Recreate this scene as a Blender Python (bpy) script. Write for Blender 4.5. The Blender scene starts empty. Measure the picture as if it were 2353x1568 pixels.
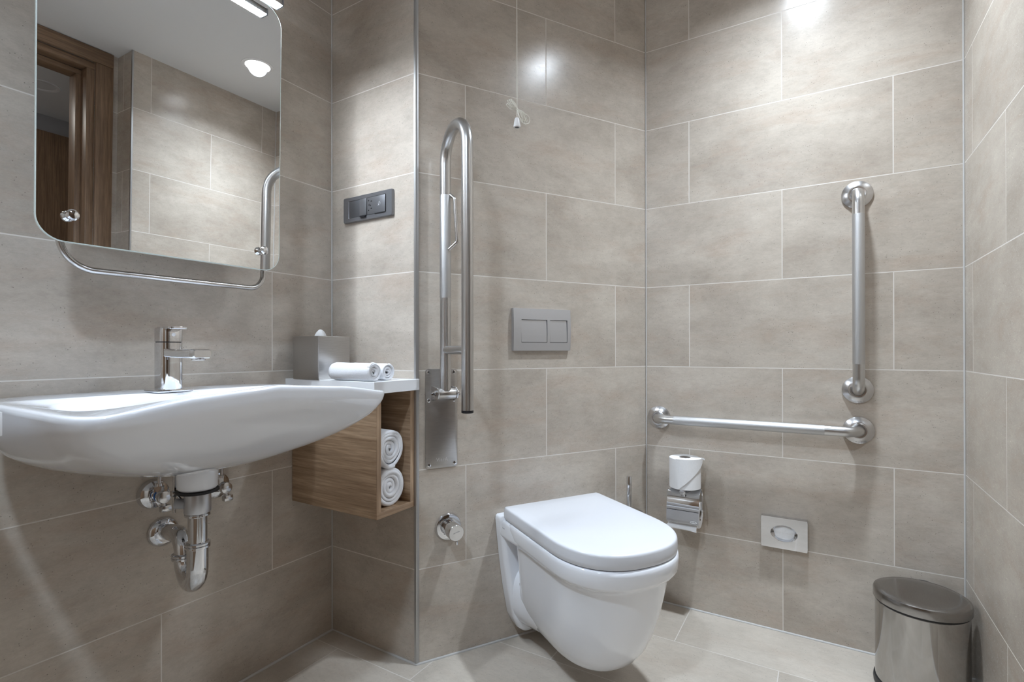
import bpy, bmesh, math, random
from mathutils import Vector, Matrix
from math import sin, cos, pi, sqrt

random.seed(7)
S = bpy.context.scene
COL = S.collection

# ------------------------------------------------------------------ room dimensions (metres, floor at z = 0)
CEIL = 2.36
YA = 0.841            # basin wall
XB = -0.7805          # side of the boxed-in corner
YB = 0.4677           # its outer corner
AC = -0.53982         # direction of the slanted toilet wall
YE = -0.9257          # right wall
XE = -0.775           # end of the right wall
YD = -1.08            # door wall
XW = -2.45            # wall behind the camera
YH = -2.3             # end of the corridor
C30 = Vector((cos(AC), sin(AC), 0))
ROWZ = 0.885          # a tile joint at this height

# ------------------------------------------------------------------ node helpers
def new_mat(name):
    m = bpy.data.materials.new(name); m.use_nodes = True
    nt = m.node_tree; b = nt.nodes['Principled BSDF']
    return m, nt, b
def N(nt, t, **kw):
    n = nt.nodes.new(t)
    for k, v in kw.items():
        if k.startswith('i_'): n.inputs[k[2:].replace('_', ' ')].default_value = v
        else: setattr(n, k, v)
    return n
def L(nt, a, b): nt.links.new(a, b)
def ramp(nt, fac, stops):
    r = N(nt, 'ShaderNodeValToRGB'); e = r.color_ramp.elements
    while len(e) < len(stops): e.new(0.5)
    for i, (p, c) in enumerate(stops):
        e[i].position = p; e[i].color = (c, c, c, 1) if isinstance(c, (int, float)) else (*c, 1)
    L(nt, fac, r.inputs[0]); return r.outputs[0]
def mixc(nt, fac, a, b, blend='MIX'):
    m = N(nt, 'ShaderNodeMix', data_type='RGBA', blend_type=blend)
    for s, v in ((m.inputs[0], fac), (m.inputs[6], a), (m.inputs[7], b)):
        if hasattr(v, 'links'): L(nt, v, s)
        else: s.default_value = v if isinstance(v, (int, float)) else (*v, 1)
    return m.outputs[2]
def noise(nt, vec, scale, detail=4, rough=0.55, stretch=None, dist=0.0):
    if stretch:
        mp = N(nt, 'ShaderNodeMapping'); mp.inputs['Scale'].default_value = stretch
        L(nt, vec, mp.inputs[0]); vec = mp.outputs[0]
    n = N(nt, 'ShaderNodeTexNoise', i_Scale=scale, i_Detail=detail, i_Roughness=rough, i_Distortion=dist)
    L(nt, vec, n.inputs['Vector']); return n.outputs['Fac']

def tile_material(name, light, mid, dark, warm, rough=0.22, offset=0.5):
    m, nt, b = new_mat(name)
    uv = N(nt, 'ShaderNodeUVMap').outputs[0]
    br = N(nt, 'ShaderNodeTexBrick', offset=offset, offset_frequency=2, squash=1.0)
    br.inputs['Color1'].default_value = (0, 0, 0, 1); br.inputs['Color2'].default_value = (1, 1, 1, 1)
    br.inputs['Mortar'].default_value = (0.5, 0.5, 0.5, 1)
    for k, v in (('Scale', 1.0), ('Mortar Size', 0.0015), ('Mortar Smooth', 0.15), ('Brick Width', 0.6), ('Row Height', 0.3), ('Bias', 0.0)):
        br.inputs[k].default_value = v
    L(nt, uv, br.inputs['Vector'])
    # every tile samples its own piece of the pattern
    mul = N(nt, 'ShaderNodeVectorMath', operation='MULTIPLY'); L(nt, br.outputs['Color'], mul.inputs[0]); mul.inputs[1].default_value = (37.0, 61.0, 23.0)
    add = N(nt, 'ShaderNodeVectorMath', operation='ADD'); L(nt, uv, add.inputs[0]); L(nt, mul.outputs[0], add.inputs[1])
    P = add.outputs[0]
    cloud = noise(nt, P, 3.4, 9, 0.70, (1, 1.6, 1), 0.15)
    blot = noise(nt, P, 9.5, 8, 0.76, (0.8, 1.7, 1), 0.3)
    streak = noise(nt, P, 8.0, 8, 0.74, (0.6, 3.0, 1), 0.5)
    grain = noise(nt, P, 70, 5, 0.75, (0.75, 1.5, 1))
    fine = noise(nt, P, 260, 3, 0.7, (0.7, 1.2, 1))
    warmn = noise(nt, P, 5.0, 8, 0.72, (0.7, 2.2, 1), 0.4)
    c = mixc(nt, ramp(nt, cloud, [(0.36, 0.0), (0.60, 1.0)]), dark, light)
    c = mixc(nt, ramp(nt, blot, [(0.44, 0.0), (0.70, 0.75)]), c, mid)
    c = mixc(nt, ramp(nt, warmn, [(0.50, 0.0), (0.74, 0.75)]), c, warm)
    c = mixc(nt, ramp(nt, streak, [(0.58, 0.0), (0.78, 0.4)]), c, tuple(x * 0.80 for x in warm))
    c = mixc(nt, 1.0, c, ramp(nt, grain, [(0.28, 0.91), (0.52, 1.0), (0.75, 1.03)]), 'MULTIPLY')
    c = mixc(nt, 1.0, c, ramp(nt, fine, [(0.25, 0.94), (0.55, 1.0), (0.8, 1.02)]), 'MULTIPLY')
    speck = N(nt, 'ShaderNodeTexVoronoi', i_Scale=150.0, i_Randomness=1.0); L(nt, P, speck.inputs['Vector'])
    pres = noise(nt, P, 45, 2)
    sp = N(nt, 'ShaderNodeMath', operation='MULTIPLY')
    L(nt, ramp(nt, speck.outputs['Distance'], [(0.10, 1.0), (0.19, 0.0)]), sp.inputs[0]); L(nt, ramp(nt, pres, [(0.52, 0.0), (0.60, 0.7)]), sp.inputs[1])
    c = mixc(nt, sp.outputs[0], c, tuple(x * 0.32 for x in dark))
    c = mixc(nt, br.outputs['Fac'], c, (0.70, 0.66, 0.61))
    L(nt, c, b.inputs['Base Color'])
    rr = N(nt, 'ShaderNodeMath', operation='MULTIPLY_ADD'); L(nt, fine, rr.inputs[0]); rr.inputs[1].default_value = 0.20; rr.inputs[2].default_value = rough - 0.08
    rm = N(nt, 'ShaderNodeMix', data_type='FLOAT'); L(nt, br.outputs['Fac'], rm.inputs[0]); L(nt, rr.outputs[0], rm.inputs[2]); rm.inputs[3].default_value = 0.85
    L(nt, rm.outputs[0], b.inputs['Roughness'])
    inv = N(nt, 'ShaderNodeMath', operation='SUBTRACT'); inv.inputs[0].default_value = 1.0; L(nt, br.outputs['Fac'], inv.inputs[1])
    hh = N(nt, 'ShaderNodeMath', operation='MULTIPLY_ADD'); L(nt, fine, hh.inputs[0]); hh.inputs[1].default_value = 0.06; L(nt, inv.outputs[0], hh.inputs[2])
    bp = N(nt, 'ShaderNodeBump', i_Strength=0.4, i_Distance=0.0010); L(nt, hh.outputs[0], bp.inputs['Height']); L(nt, bp.outputs[0], b.inputs['Normal'])
    return m

def simple(name, col, rough=0.5, metal=0.0, coat=0.0, spec=None, bump=0.0, bscale=400, stretch=None, var=0.0, trans=0.0, ior=None):
    m, nt, b = new_mat(name)
    b.inputs['Base Color'].default_value = (*col, 1); b.inputs['Roughness'].default_value = rough; b.inputs['Metallic'].default_value = metal
    b.inputs['Coat Weight'].default_value = coat
    if coat: b.inputs['Coat Roughness'].default_value = 0.03
    if spec is not None: b.inputs['Specular IOR Level'].default_value = spec
    if ior: b.inputs['IOR'].default_value = ior
    if trans: b.inputs['Transmission Weight'].default_value = trans
    if bump or var:
        tc = N(nt, 'ShaderNodeTexCoord').outputs['Object']
        f = noise(nt, tc, bscale, 3, 0.6, stretch)
        if bump:
            bp = N(nt, 'ShaderNodeBump', i_Strength=bump, i_Distance=0.001); L(nt, f, bp.inputs['Height']); L(nt, bp.outputs[0], b.inputs['Normal'])
        if var:
            L(nt, mixc(nt, 1.0, col, ramp(nt, f, [(0.3, 1 - var), (0.7, 1 + var * 0.5)]), 'MULTIPLY'), b.inputs['Base Color'])
    return m

def brushed(name, col, rough, stretch, aniso=0.0):
    m, nt, b = new_mat(name)
    b.inputs['Metallic'].default_value = 1.0
    tc = N(nt, 'ShaderNodeTexCoord').outputs['Object']
    f = noise(nt, tc, 60, 4, 0.7, stretch)
    L(nt, mixc(nt, 1.0, col, ramp(nt, f, [(0.3, 0.9), (0.7, 1.06)]), 'MULTIPLY'), b.inputs['Base Color'])
    r = N(nt, 'ShaderNodeMath', operation='MULTIPLY_ADD'); L(nt, f, r.inputs[0]); r.inputs[1].default_value = 0.12; r.inputs[2].default_value = rough - 0.06
    L(nt, r.outputs[0], b.inputs['Roughness'])
    bp = N(nt, 'ShaderNodeBump', i_Strength=0.12, i_Distance=0.0004); L(nt, f, bp.inputs['Height']); L(nt, bp.outputs[0], b.inputs['Normal'])
    return m

def wood_material(name, axis, a=(0.53, 0.375, 0.245), d=(0.27, 0.170, 0.100)):
    # axis: which object axis the grain runs along
    m, nt, b = new_mat(name)
    tc = N(nt, 'ShaderNodeTexCoord').outputs['Object']
    st = [1.0, 1.0, 1.0]; st[axis] = 0.035
    g1 = noise(nt, tc, 130, 5, 0.65, tuple(st))
    st2 = [1.0, 1.0, 1.0]; st2[axis] = 0.12
    g2 = noise(nt, tc, 16, 4, 0.6, tuple(st2), 1.5)
    st3 = [1.0, 1.0, 1.0]; st3[axis] = 0.05
    g3 = noise(nt, tc, 420, 2, 0.5, tuple(st3))
    c = mixc(nt, ramp(nt, g1, [(0.33, 0.0), (0.68, 1.0)]), d, a)
    c = mixc(nt, ramp(nt, g2, [(0.36, 0.45), (0.60, 0.0)]), c, tuple(x * 0.8 for x in d))
    c = mixc(nt, 1.0, c, ramp(nt, g3, [(0.3, 0.86), (0.6, 1.05)]), 'MULTIPLY')
    L(nt, c, b.inputs['Base Color']); b.inputs['Roughness'].default_value = 0.42
    bp = N(nt, 'ShaderNodeBump', i_Strength=0.15, i_Distance=0.0005); L(nt, g1, bp.inputs['Height']); L(nt, bp.outputs[0], b.inputs['Normal'])
    return m

def emit(name, col, strength):
    m, nt, b = new_mat(name)
    b.inputs['Base Color'].default_value = (0.8, 0.8, 0.8, 1)
    b.inputs['Emission Color'].default_value = (*col, 1); b.inputs['Emission Strength'].default_value = strength
    return m

TW = ((0.580, 0.522, 0.452), (0.486, 0.430, 0.367), (0.424, 0.371, 0.315), (0.468, 0.372, 0.298))
TILE = tile_material('stone_look_wall_tile', *TW)
TILE_P = tile_material('stone_look_pier_tile', *TW, offset=0.0)
FLOOR = tile_material('stone_look_floor_tile', (0.60, 0.545, 0.475), (0.525, 0.475, 0.41), (0.475, 0.425, 0.365), (0.51, 0.435, 0.365), 0.36)
CERAMIC = simple('glazed_ceramic', (0.86, 0.885, 0.935), 0.08, coat=0.6)
SEAT = simple('white_thermoset', (0.70, 0.715, 0.755), 0.22)
SOLID = simple('white_solid_surface', (0.84, 0.85, 0.87), 0.28)
CHROME = simple('polished_chrome', (0.74, 0.75, 0.775), 0.04, 1.0)
DCHROME = simple('dull_chrome', (0.62, 0.62, 0.63), 0.16, 1.0)
STEEL_V = brushed('brushed_steel_upright', (0.60, 0.595, 0.59), 0.30, (14, 14, 0.25))
STEEL_H = brushed('brushed_steel_level', (0.60, 0.595, 0.59), 0.30, (0.25, 14, 14))
STEEL_D = simple('satin_steel', (0.60, 0.59, 0.585), 0.27, 1.0)
KNURL = simple('knurled_steel', (0.56, 0.56, 0.56), 0.44, 1.0, bump=0.5, bscale=900)
PLATE = brushed('satin_plate_steel', (0.50, 0.485, 0.47), 0.33, (0.6, 10, 10))
BINSTEEL = simple('polished_bin_steel', (0.46, 0.45, 0.435), 0.09, 1.0)
BINLID = brushed('brushed_lid_steel', (0.34, 0.33, 0.32), 0.20, (0.6, 10, 10))
SATIN = simple('satin_grey_chrome', (0.60, 0.61, 0.64), 0.38, 0.85)
ANOD = simple('anodised_grey', (0.26, 0.265, 0.285), 0.36, 0.75)
ANOD_D = simple('dark_anodised_grey', (0.17, 0.175, 0.19), 0.34, 0.75)
GLASS = simple('mirror_silver', (0.93, 0.94, 0.94), 0.0, 1.0)
GEDGE = simple('glass_edge', (0.78, 0.88, 0.86), 0.15, 0.3)
WOOD_X = wood_material('oak_veneer_along_x', 0)
WOOD_Y = wood_material('oak_veneer_along_y', 1)
WOOD_Z = wood_material('oak_veneer_upright', 2)
DOORW = wood_material('dark_oak_upright', 2, (0.33, 0.215, 0.135), (0.165, 0.100, 0.058))
DOORX = wood_material('dark_oak_along_x', 0, (0.33, 0.215, 0.135), (0.165, 0.100, 0.058))
TOWEL = simple('white_terry', (0.86, 0.87, 0.90), 0.95, bump=0.9, bscale=700, var=0.08)
PAPER = simple('white_tissue_paper', (0.84, 0.84, 0.845), 0.9, bump=0.25, bscale=160, var=0.03)
CARD = simple('cardboard_core', (0.30, 0.26, 0.23), 0.9)
RUBBER = simple('black_rubber', (0.012, 0.012, 0.014), 0.45)
DARK = simple('dark_recess', (0.01, 0.01, 0.012), 0.5)
PGREY = simple('grey_pvc', (0.36, 0.37, 0.39), 0.45)
BLUE = simple('blue_plastic', (0.01, 0.10, 0.35), 0.4)
SILIC = simple('white_silicone', (0.56, 0.55, 0.535), 0.6)
ALU = simple('aluminium_profile', (0.50, 0.50, 0.50), 0.42, 1.0)
PLASTER = simple('white_ceiling_paint', (0.74, 0.745, 0.75), 0.85)
GREYWALL = simple('grey_corridor_paint', (0.42, 0.42, 0.44), 0.85)
LAMPW = simple('white_enamel', (0.85, 0.85, 0.86), 0.35)
CORD = simple('cream_cord', (0.83, 0.81, 0.74), 0.6)
INK = simple('grey_print', (0.16, 0.17, 0.19), 0.5)
ETCH = simple('etched_lettering', (0.72, 0.71, 0.70), 0.5, 0.9)
ETCHD = simple('stamped_lettering', (0.22, 0.20, 0.20), 0.5, 0.9)
LEDM = emit('led_diffuser', (0.81, 0.90, 1.0), 290.0)
DOWNM = emit('downlight_lens', (0.95, 0.97, 1.0), 14.0)

# ------------------------------------------------------------------ mesh builder
class MB:
    def __init__(s): s.v = []; s.f = []; s.smooth = []; s.uv = None
    def add(s, vs, fs, smooth=True):
        o = len(s.v); s.v += [Vector(x) for x in vs]; s.f += [[o + i for i in f] for f in fs]; s.smooth += [smooth] * len(fs); return s
    def box(s, a, b, bev=0.0, seg=2):
        bm = bmesh.new(); bmesh.ops.create_cube(bm, size=1)
        a = Vector(a); b = Vector(b); c = (a + b) / 2; d = b - a
        for v in bm.verts: v.co = Vector((v.co.x * d.x, v.co.y * d.y, v.co.z * d.z)) + c
        if bev: bmesh.ops.bevel(bm, geom=bm.edges[:], offset=bev, segments=seg, profile=0.5, affect='EDGES')
        s._bm(bm, bool(bev)); return s
    def _bm(s, bm, smooth):
        bm.verts.index_update()
        s.add([v.co.copy() for v in bm.verts], [[v.index for v in f.verts] for f in bm.faces], smooth); bm.free()
    def loft(s, loops, cap0=True, cap1=True, closed=True, smooth=True):
        n = len(loops[0]); vs = [p for l in loops for p in l]; fs = []
        for i in range(len(loops) - 1):
            for j in range(n if closed else n - 1):
                k = (j + 1) % n
                fs.append([i * n + j, i * n + k, (i + 1) * n + k, (i + 1) * n + j])
        if cap0: fs.append(list(range(n))[::-1])
        if cap1: fs.append([(len(loops) - 1) * n + j for j in range(n)])
        return s.add(vs, fs, smooth)
    def lathe(s, prof, origin=(0, 0, 0), axis=(0, 0, 1), seg=40, cap=True):
        # prof: (radius, height along the axis)
        ax = Vector(axis).normalized(); o = Vector(origin)
        t = Vector((1, 0, 0)) if abs(ax.x) < 0.9 else Vector((0, 1, 0))
        u = ax.cross(t).normalized(); w = ax.cross(u)
        loops = [[o + ax * h + (u * cos(2 * pi * k / seg) + w * sin(2 * pi * k / seg)) * max(r, 1e-5) for k in range(seg)] for r, h in prof]
        return s.loft(loops, cap, cap)
    def cyl(s, a, b, r, seg=28, bev=0.0, r2=None):
        a = Vector(a); b = Vector(b); h = (b - a).length; r2 = r if r2 is None else r2
        if bev: pr = [(r - bev, 0), (r - bev * .3, bev * .3), (r, bev), (r2, h - bev), (r2 - bev * .3, h - bev * .3), (r2 - bev, h)]
        else: pr = [(r, 0), (r2, h)]
        return s.lathe(pr, a, b - a, seg)
    def tube(s, pts, r, seg=20, cap=True, closed=False):
        pts = [Vector(p) for p in pts]; n = len(pts); loops = []
        T = []
        for i in range(n):
            if closed: t = pts[(i + 1) % n] - pts[i - 1]
            else: t = pts[min(i + 1, n - 1)] - pts[max(i - 1, 0)]
            T.append(t.normalized())
        a = Vector((0, 0, 1)) if abs(T[0].z) < 0.9 else Vector((1, 0, 0))
        u = T[0].cross(a).normalized()
        for i in range(n):
            u = (u - T[i] * u.dot(T[i])).normalized(); w = T[i].cross(u)
            rr = r[i] if isinstance(r, (list, tuple)) else r
            loops.append([pts[i] + (u * cos(2 * pi * k / seg) + w * sin(2 * pi * k / seg)) * rr for k in range(seg)])
        if closed: loops.append(loops[0]); cap = False
        return s.loft(loops, cap, cap)
    def sphere(s, c, r, sc=(1, 1, 1), seg=20):
        c = Vector(c); loops = []
        for i in range(1, seg // 2):
            a = pi * i / (seg // 2)
            loops.append([c + Vector((sin(a) * cos(2 * pi * k / seg) * r * sc[0], sin(a) * sin(2 * pi * k / seg) * r * sc[1], -cos(a) * r * sc[2])) for k in range(seg)])
        return s.loft(loops)
    def prism(s, poly, y0, y1, bev=0.0, axis='y'):
        # poly in (x, z), extruded along y; or with axis 'z' in (x, y), extruded along z
        bm = bmesh.new()
        mk = (lambda p, q: Vector((p[0], q, p[1]))) if axis == 'y' else (lambda p, q: Vector((p[0], p[1], q)))
        v = [bm.verts.new(mk(p, y0)) for p in poly]; w = [bm.verts.new(mk(p, y1)) for p in poly]; n = len(poly)
        f0 = bm.faces.new(v); f1 = bm.faces.new(w[::-1])
        for i in range(n): bm.faces.new((v[i], w[i], w[(i + 1) % n], v[(i + 1) % n]))
        bmesh.ops.recalc_face_normals(bm, faces=bm.faces[:])
        if bev:
            f1.normal_update()
            bmesh.ops.bevel(bm, geom=list(f1.edges) + list(f0.edges), offset=bev, segments=2, profile=0.5, affect='EDGES')
        s._bm(bm, bool(bev)); return s

def fillet(pts, r, n=8):
    pts = [Vector(p) for p in pts]; out = [pts[0]]
    for i in range(1, len(pts) - 1):
        a, b, c = pts[i - 1], pts[i], pts[i + 1]
        d1 = (a - b).normalized(); d2 = (c - b).normalized(); ang = d1.angle(d2)
        rr = r[i - 1] if isinstance(r, (list, tuple)) else r
        t = rr / math.tan(ang / 2); ctr = b + (d1 + d2).normalized() * (rr / sin(ang / 2))
        p1 = b + d1 * t; p2 = b + d2 * t; v1 = p1 - ctr; v2 = p2 - ctr; th = v1.angle(v2); ax = v1.cross(v2).normalized()
        for k in range(n + 1): out.append(ctr + Matrix.Rotation(th * k / n, 3, ax) @ v1)
    out.append(pts[-1]); return out
def rrect(x0, x1, z0, z1, r, n=6):
    out = []
    for cx, cz, a0 in ((x1 - r, z1 - r, 0), (x0 + r, z1 - r, 90), (x0 + r, z0 + r, 180), (x1 - r, z0 + r, 270)):
        for k in range(n + 1):
            a = math.radians(a0 + 90 * k / n); out.append((cx + r * cos(a), cz + r * sin(a)))
    return out
def ellipse(cx, cz, a, b, n=48): return [(cx + a * cos(2 * pi * k / n), cz + b * sin(2 * pi * k / n)) for k in range(n)]

def obj(name, mb, mat, parent=None, loc=None, angle=35, label=None):
    me = bpy.data.meshes.new(name); me.from_pydata([tuple(v) for v in mb.v], [], mb.f)
    me.polygons.foreach_set('use_smooth', mb.smooth)
    bm = bmesh.new(); bm.from_mesh(me)
    if not mb.uv: bmesh.ops.remove_doubles(bm, verts=bm.verts[:], dist=1e-6)
    bmesh.ops.recalc_face_normals(bm, faces=bm.faces[:])
    for e in bm.edges:
        if len(e.link_faces) == 2 and e.calc_face_angle(0) > math.radians(angle): e.smooth = False
    bm.to_mesh(me); bm.free()
    me.materials.append(mat)
    o = bpy.data.objects.new(name, me); COL.objects.link(o)
    if parent: o.parent = parent
    if loc is not None: o.location = loc
    if label: o['label'] = label
    return o
def tag(o, label, cat, group=None):
    o['label'] = label; o['category'] = cat
    if group: o['group'] = group
    return o
def thing(name, label, cat, loc=(0, 0, 0), rot=(0, 0, 0), group=None):
    o = bpy.data.objects.new(name, None); o.empty_display_size = 0.05; COL.objects.link(o)
    o.location = loc; o.rotation_euler = rot; return tag(o, label, cat, group)
def struct(name, mb, mat, label=None, loc=None):
    o = obj(name, mb, mat, None, loc); o['kind'] = 'structure'
    if label: o['label'] = label
    return o
def text_mb(body, size, depth=0.0002, mat_rot=None, at=(0, 0, 0), spacing=1.0):
    # lettering in the local x-z plane facing -y
    cu = bpy.data.curves.new('lettering', 'FONT'); cu.body = body; cu.size = size; cu.extrude = depth; cu.align_x = 'CENTER'; cu.align_y = 'CENTER'
    cu.space_character = spacing
    t = bpy.data.objects.new('lettering', cu); COL.objects.link(t)
    dg = bpy.context.evaluated_depsgraph_get(); dg.update()
    me = bpy.data.meshes.new_from_object(t.evaluated_get(dg))
    M = Matrix.Translation(Vector(at)) @ (mat_rot or Matrix.Identity(4)) @ Matrix.Rotation(pi / 2, 4, 'X')
    mb = MB(); mb.add([M @ v.co for v in me.vertices], [list(p.vertices) for p in me.polygons], False)
    bpy.data.objects.remove(t); bpy.data.curves.remove(cu); bpy.data.meshes.remove(me)
    return mb
def c_at(u, off=0.0, z=0.0):
    p = C30 * u + Vector((C30.y, -C30.x, 0)) * off
    return (p.x, p.y, z)
RC = (0, 0, AC); RD = (0, 0, -pi / 2); RE = (0, 0, pi)

# ------------------------------------------------------------------ the setting
def wall(name, x0, x1, z0, z1, thick, loc, rotz, ujoint, mat=TILE, usc=1.0):
    # local x along the wall, -y towards the room; u = local x in texture space with a joint of the even rows at ujoint
    mb = MB()
    vs = [(x0, 0, z0), (x1, 0, z0), (x1, 0, z1), (x0, 0, z1), (x0, thick, z0), (x1, thick, z0), (x1, thick, z1), (x0, thick, z1)]
    fs = [[0, 1, 2, 3], [5, 4, 7, 6], [4, 0, 3, 7], [1, 5, 6, 2], [3, 2, 6, 7], [4, 5, 1, 0]]
    mb.add(vs, fs, False); mb.uv = True
    o = obj(name, mb, mat); o['kind'] = 'structure'
    o.location = loc; o.rotation_euler = (0, 0, rotz)
    uvl = o.data.uv_layers.new(name='UVMap')
    for poly in o.data.polygons:
        for li in poly.loop_indices:
            c = o.data.vertices[o.data.loops[li].vertex_index].co
            side = abs(poly.normal.x) > 0.5
            u = ((c.y if side else c.x) - ujoint) * usc - 0.3 + 6.0
            uvl.data[li].uv = (u, c.z - ROWZ + 1.8)
    return o
UC = -0.90986
w = wall('wall_left', XW, XB + 0.03, 0, CEIL, 0.10, (0, YA, 0), 0, -1.0044, usc=0.976)
w['label'] = 'beige tiled wall behind the washbasin and mirror'
w = wall('wall_pier', -YA, -YB, 0, CEIL, 0.08, (XB, 0, 0), -pi / 2, -YA - 0.12 + .3, TILE_P)
w['label'] = 'narrow tiled side of the boxed corner with the socket'
w = wall('wall_toilet', UC, 0.06, 0, CEIL, 0.05, (0, 0, 0), AC, -0.1474)
w['label'] = 'slanted tiled wall that carries the toilet'
w = wall('wall_back', -0.02, -YE + 0.02, 0, CEIL, 0.10, (0, 0, 0), -pi / 2, 0.1603)
w['label'] = 'tiled wall with the two steel grab bars'
w = wall('wall_right', 0, -XE, 0, CEIL, YE - YD, (0, YE, 0), pi, 0.0915)
w['label'] = 'tiled wall at the right edge beside the bin'
# door wall in three pieces round the opening
DX0, DX1, DZ = -1.72, -0.872, 2.29
def plain_wall(name, boxes, mat, label):
    mb = MB()
    for a, b in boxes: mb.box(a, b)
    return struct(name, mb, mat, label)
w = wall('wall_door_side', -XE - 0.005, -DX1, 0, CEIL, 0.10, (0, YD, 0), pi, 0.70)
w['label'] = 'narrow strip of tile between door frame and corner'
w = wall('wall_door_far', -DX0, -XW, 0, CEIL, 0.10, (0, YD, 0), pi, 0.70)
w['label'] = 'tiled wall beyond the door opening'
w = wall('wall_behind', -1.2, 0.86, 0, CEIL, 0.10, (XW, 0, 0), pi / 2, 0.0)
w['label'] = 'tiled wall behind the viewer'
struct('added_oak_panel', MB().box((XW + .001, -.98, 0.0), (XW + .03, .30, 2.12), .002), DOORW, 'unseen dark oak door panel added behind the viewer')  # unseen panel, added so the chrome has something dark to reflect

mb = MB(); mb.add([(XW - .1, YH - .1, 0), (0.1, YH - .1, 0), (0.1, YA + .1, 0), (XW - .1, YA + .1, 0), (XW - .1, YH - .1, -.05), (0.1, YH - .1, -.05), (0.1, YA + .1, -.05), (XW - .1, YA + .1, -.05)],
                  [[0, 1, 2, 3], [7, 6, 5, 4], [0, 4, 5, 1], [1, 5, 6, 2], [2, 6, 7, 3], [3, 7, 4, 0]], False); mb.uv = True
fl = struct('floor', mb, FLOOR, 'pale stone look floor tiles')
uvl = fl.data.uv_layers.new(name='UVMap')
for poly in fl.data.polygons:
    for li in poly.loop_indices:
        c = fl.data.vertices[fl.data.loops[li].vertex_index].co
        # rows run along y; a row line at x = -0.2455, joints at y = -0.163 in the row below it
        uvl.data[li].uv = (c.y + 0.163 + 6.0, -(c.x + 0.2455) + 1.8 + 0.0)
# ceiling with a round hole for the downlight can
LX, LY, LR = -0.385, -0.52, 0.058
mb = MB(); n = 48
ring = [(LX + LR * cos(2 * pi * k / n), LY + LR * sin(2 * pi * k / n), CEIL) for k in range(n)]
x0, x1, y0, y1 = XW - .1, 0.1, YH - .1, YA + .1
def edge_pt(k):
    a = 2 * pi * k / n; dx, dy = cos(a), sin(a); t = 0.13 / max(abs(dx), abs(dy)); return (LX + dx * t, LY + dy * t, CEIL)
sq = [edge_pt(k) for k in range(n)]
mb.loft([ring, sq], False, False, smooth=False)
a, b, c, d = LX - .13, LX + .13, LY - .13, LY + .13
for (p, q, r, s_) in ((x0, a, y0, y1), (b, x1, y0, y1), (a, b, y0, c), (a, b, d, y1)):
    mb.add([(p, r, CEIL), (q, r, CEIL), (q, s_, CEIL), (p, s_, CEIL)], [[0, 1, 2, 3]], False)
mb.add([(x0, y0, CEIL + .15), (x1, y0, CEIL + .15), (x1, y1, CEIL + .15), (x0, y1, CEIL + .15)], [[0, 1, 2, 3]], False)
struct('ceiling', mb, PLASTER, 'smooth white ceiling seen in the mirror')

# silicone joints and metal corner profiles
def strip(name, pts, r, label): return struct(name, MB().tube(pts, r, 10), SILIC, label)
strip('trim_1', [(XB - .002, YA - .002, 0), (XB - .002, YA - .002, CEIL)], 0.0022, 'white sealant in the corner left of the socket')
strip('trim_2', [(-.002, -.002, 0), (-.002, -.002, CEIL)], 0.0022, 'white sealant in the corner right of the toilet')
strip('trim_3', [(-.002, YE + .002, 0), (-.002, YE + .002, CEIL)], 0.0026, 'white sealant in the corner above the bin')
pC = C30 * UC
strip('trim_4', [(XW, YA - .001, .001), (XB - .001, YA - .001, .001), (XB - .001, YB, .001), (pC.x - .0008, pC.y - .002, .001), (-.002, -.002, .001), (-.001, YE + .001, .001), (XE, YE + .001, .001)], 0.0042, 'white sealant line between walls and floor')
mb = MB()
mb.prism([(XB - .0025, YB + .0055), (XB - .0025, YB - .0015), (XB + .0008, YB - .0042), (XB + .0065, YB - .0058), (XB + .0065, YB + .0015), (XB + .001, YB + .0055)], 0, CEIL, axis='z')
struct('trim_5', mb, ALU, 'polished metal strip on the outer tile corner')
mb = MB(); mb.box((XE - .003, YE - .006, 0), (XE + .004, YE + .003, CEIL))
struct('trim_6', mb, ALU, 'metal strip on the tile corner seen in the mirror')

# door frame, corridor
d1 = bpy.data.objects.new('door_1', None); COL.objects.link(d1); d1['kind'] = 'structure'; d1['label'] = 'dark oak door frame seen in the mirror'
d1.location = ((DX0 + DX1) / 2, YD, 0)
def dpart(name, boxes, mat, bev=0.002):
    mb = MB()
    for a, b in boxes: mb.box(Vector(a) - d1.location, Vector(b) - d1.location, bev)
    return obj(name, mb, mat, d1)
dpart('architrave', [((-0.872, YD + .001, 0), (-0.800, YD + .016, 2.29))], DOORW)
dpart('architrave', [((DX0 - .072, YD + .001, 0), (DX0, YD + .016, 2.29))], DOORW)
dpart('architrave', [((DX0 - .072, YD + .001, 2.2905), (-0.800, YD + .018, 2.357))], DOORX)
dpart('jamb', [((-0.905, YD - .060, 0), (-0.8725, YD + .001, 2.2565)), ((-0.925, YD - .14, 0), (-0.8725, YD - .066, 2.2345))], DOORW)
dpart('jamb', [((DX0 + .0005, YD - .060, 0), (DX0 + .033, YD + .001, 2.2565)), ((DX0 + .0005, YD - .14, 0), (DX0 + .053, YD - .066, 2.2345))], DOORW)
dpart('head', [((DX0, YD - .060, 2.257), (-0.8725, YD + .001, 2.2895)), ((DX0, YD - .14, 2.235), (-0.8725, YD - .066, 2.2895))], DOORX)
dpart('seal', [((-0.890, YD - .0663, 0), (-0.873, YD - .0597, 2.2895))], RUBBER, 0)
dpart('seal', [((DX0, YD - .0663, 2.258), (-0.8735, YD - .0597, 2.2894))], RUBBER, 0)
plain_wall('wall_corridor_right', [((-0.30, YH - .05, 0), (-0.22, YD - .005, CEIL))], GREYWALL, 'corridor side wall seen through the door')
plain_wall('wall_corridor_left', [((XW - .08, YH - .05, 0), (XW, YD - .105, CEIL))], GREYWALL, 'far corridor side wall')
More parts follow.
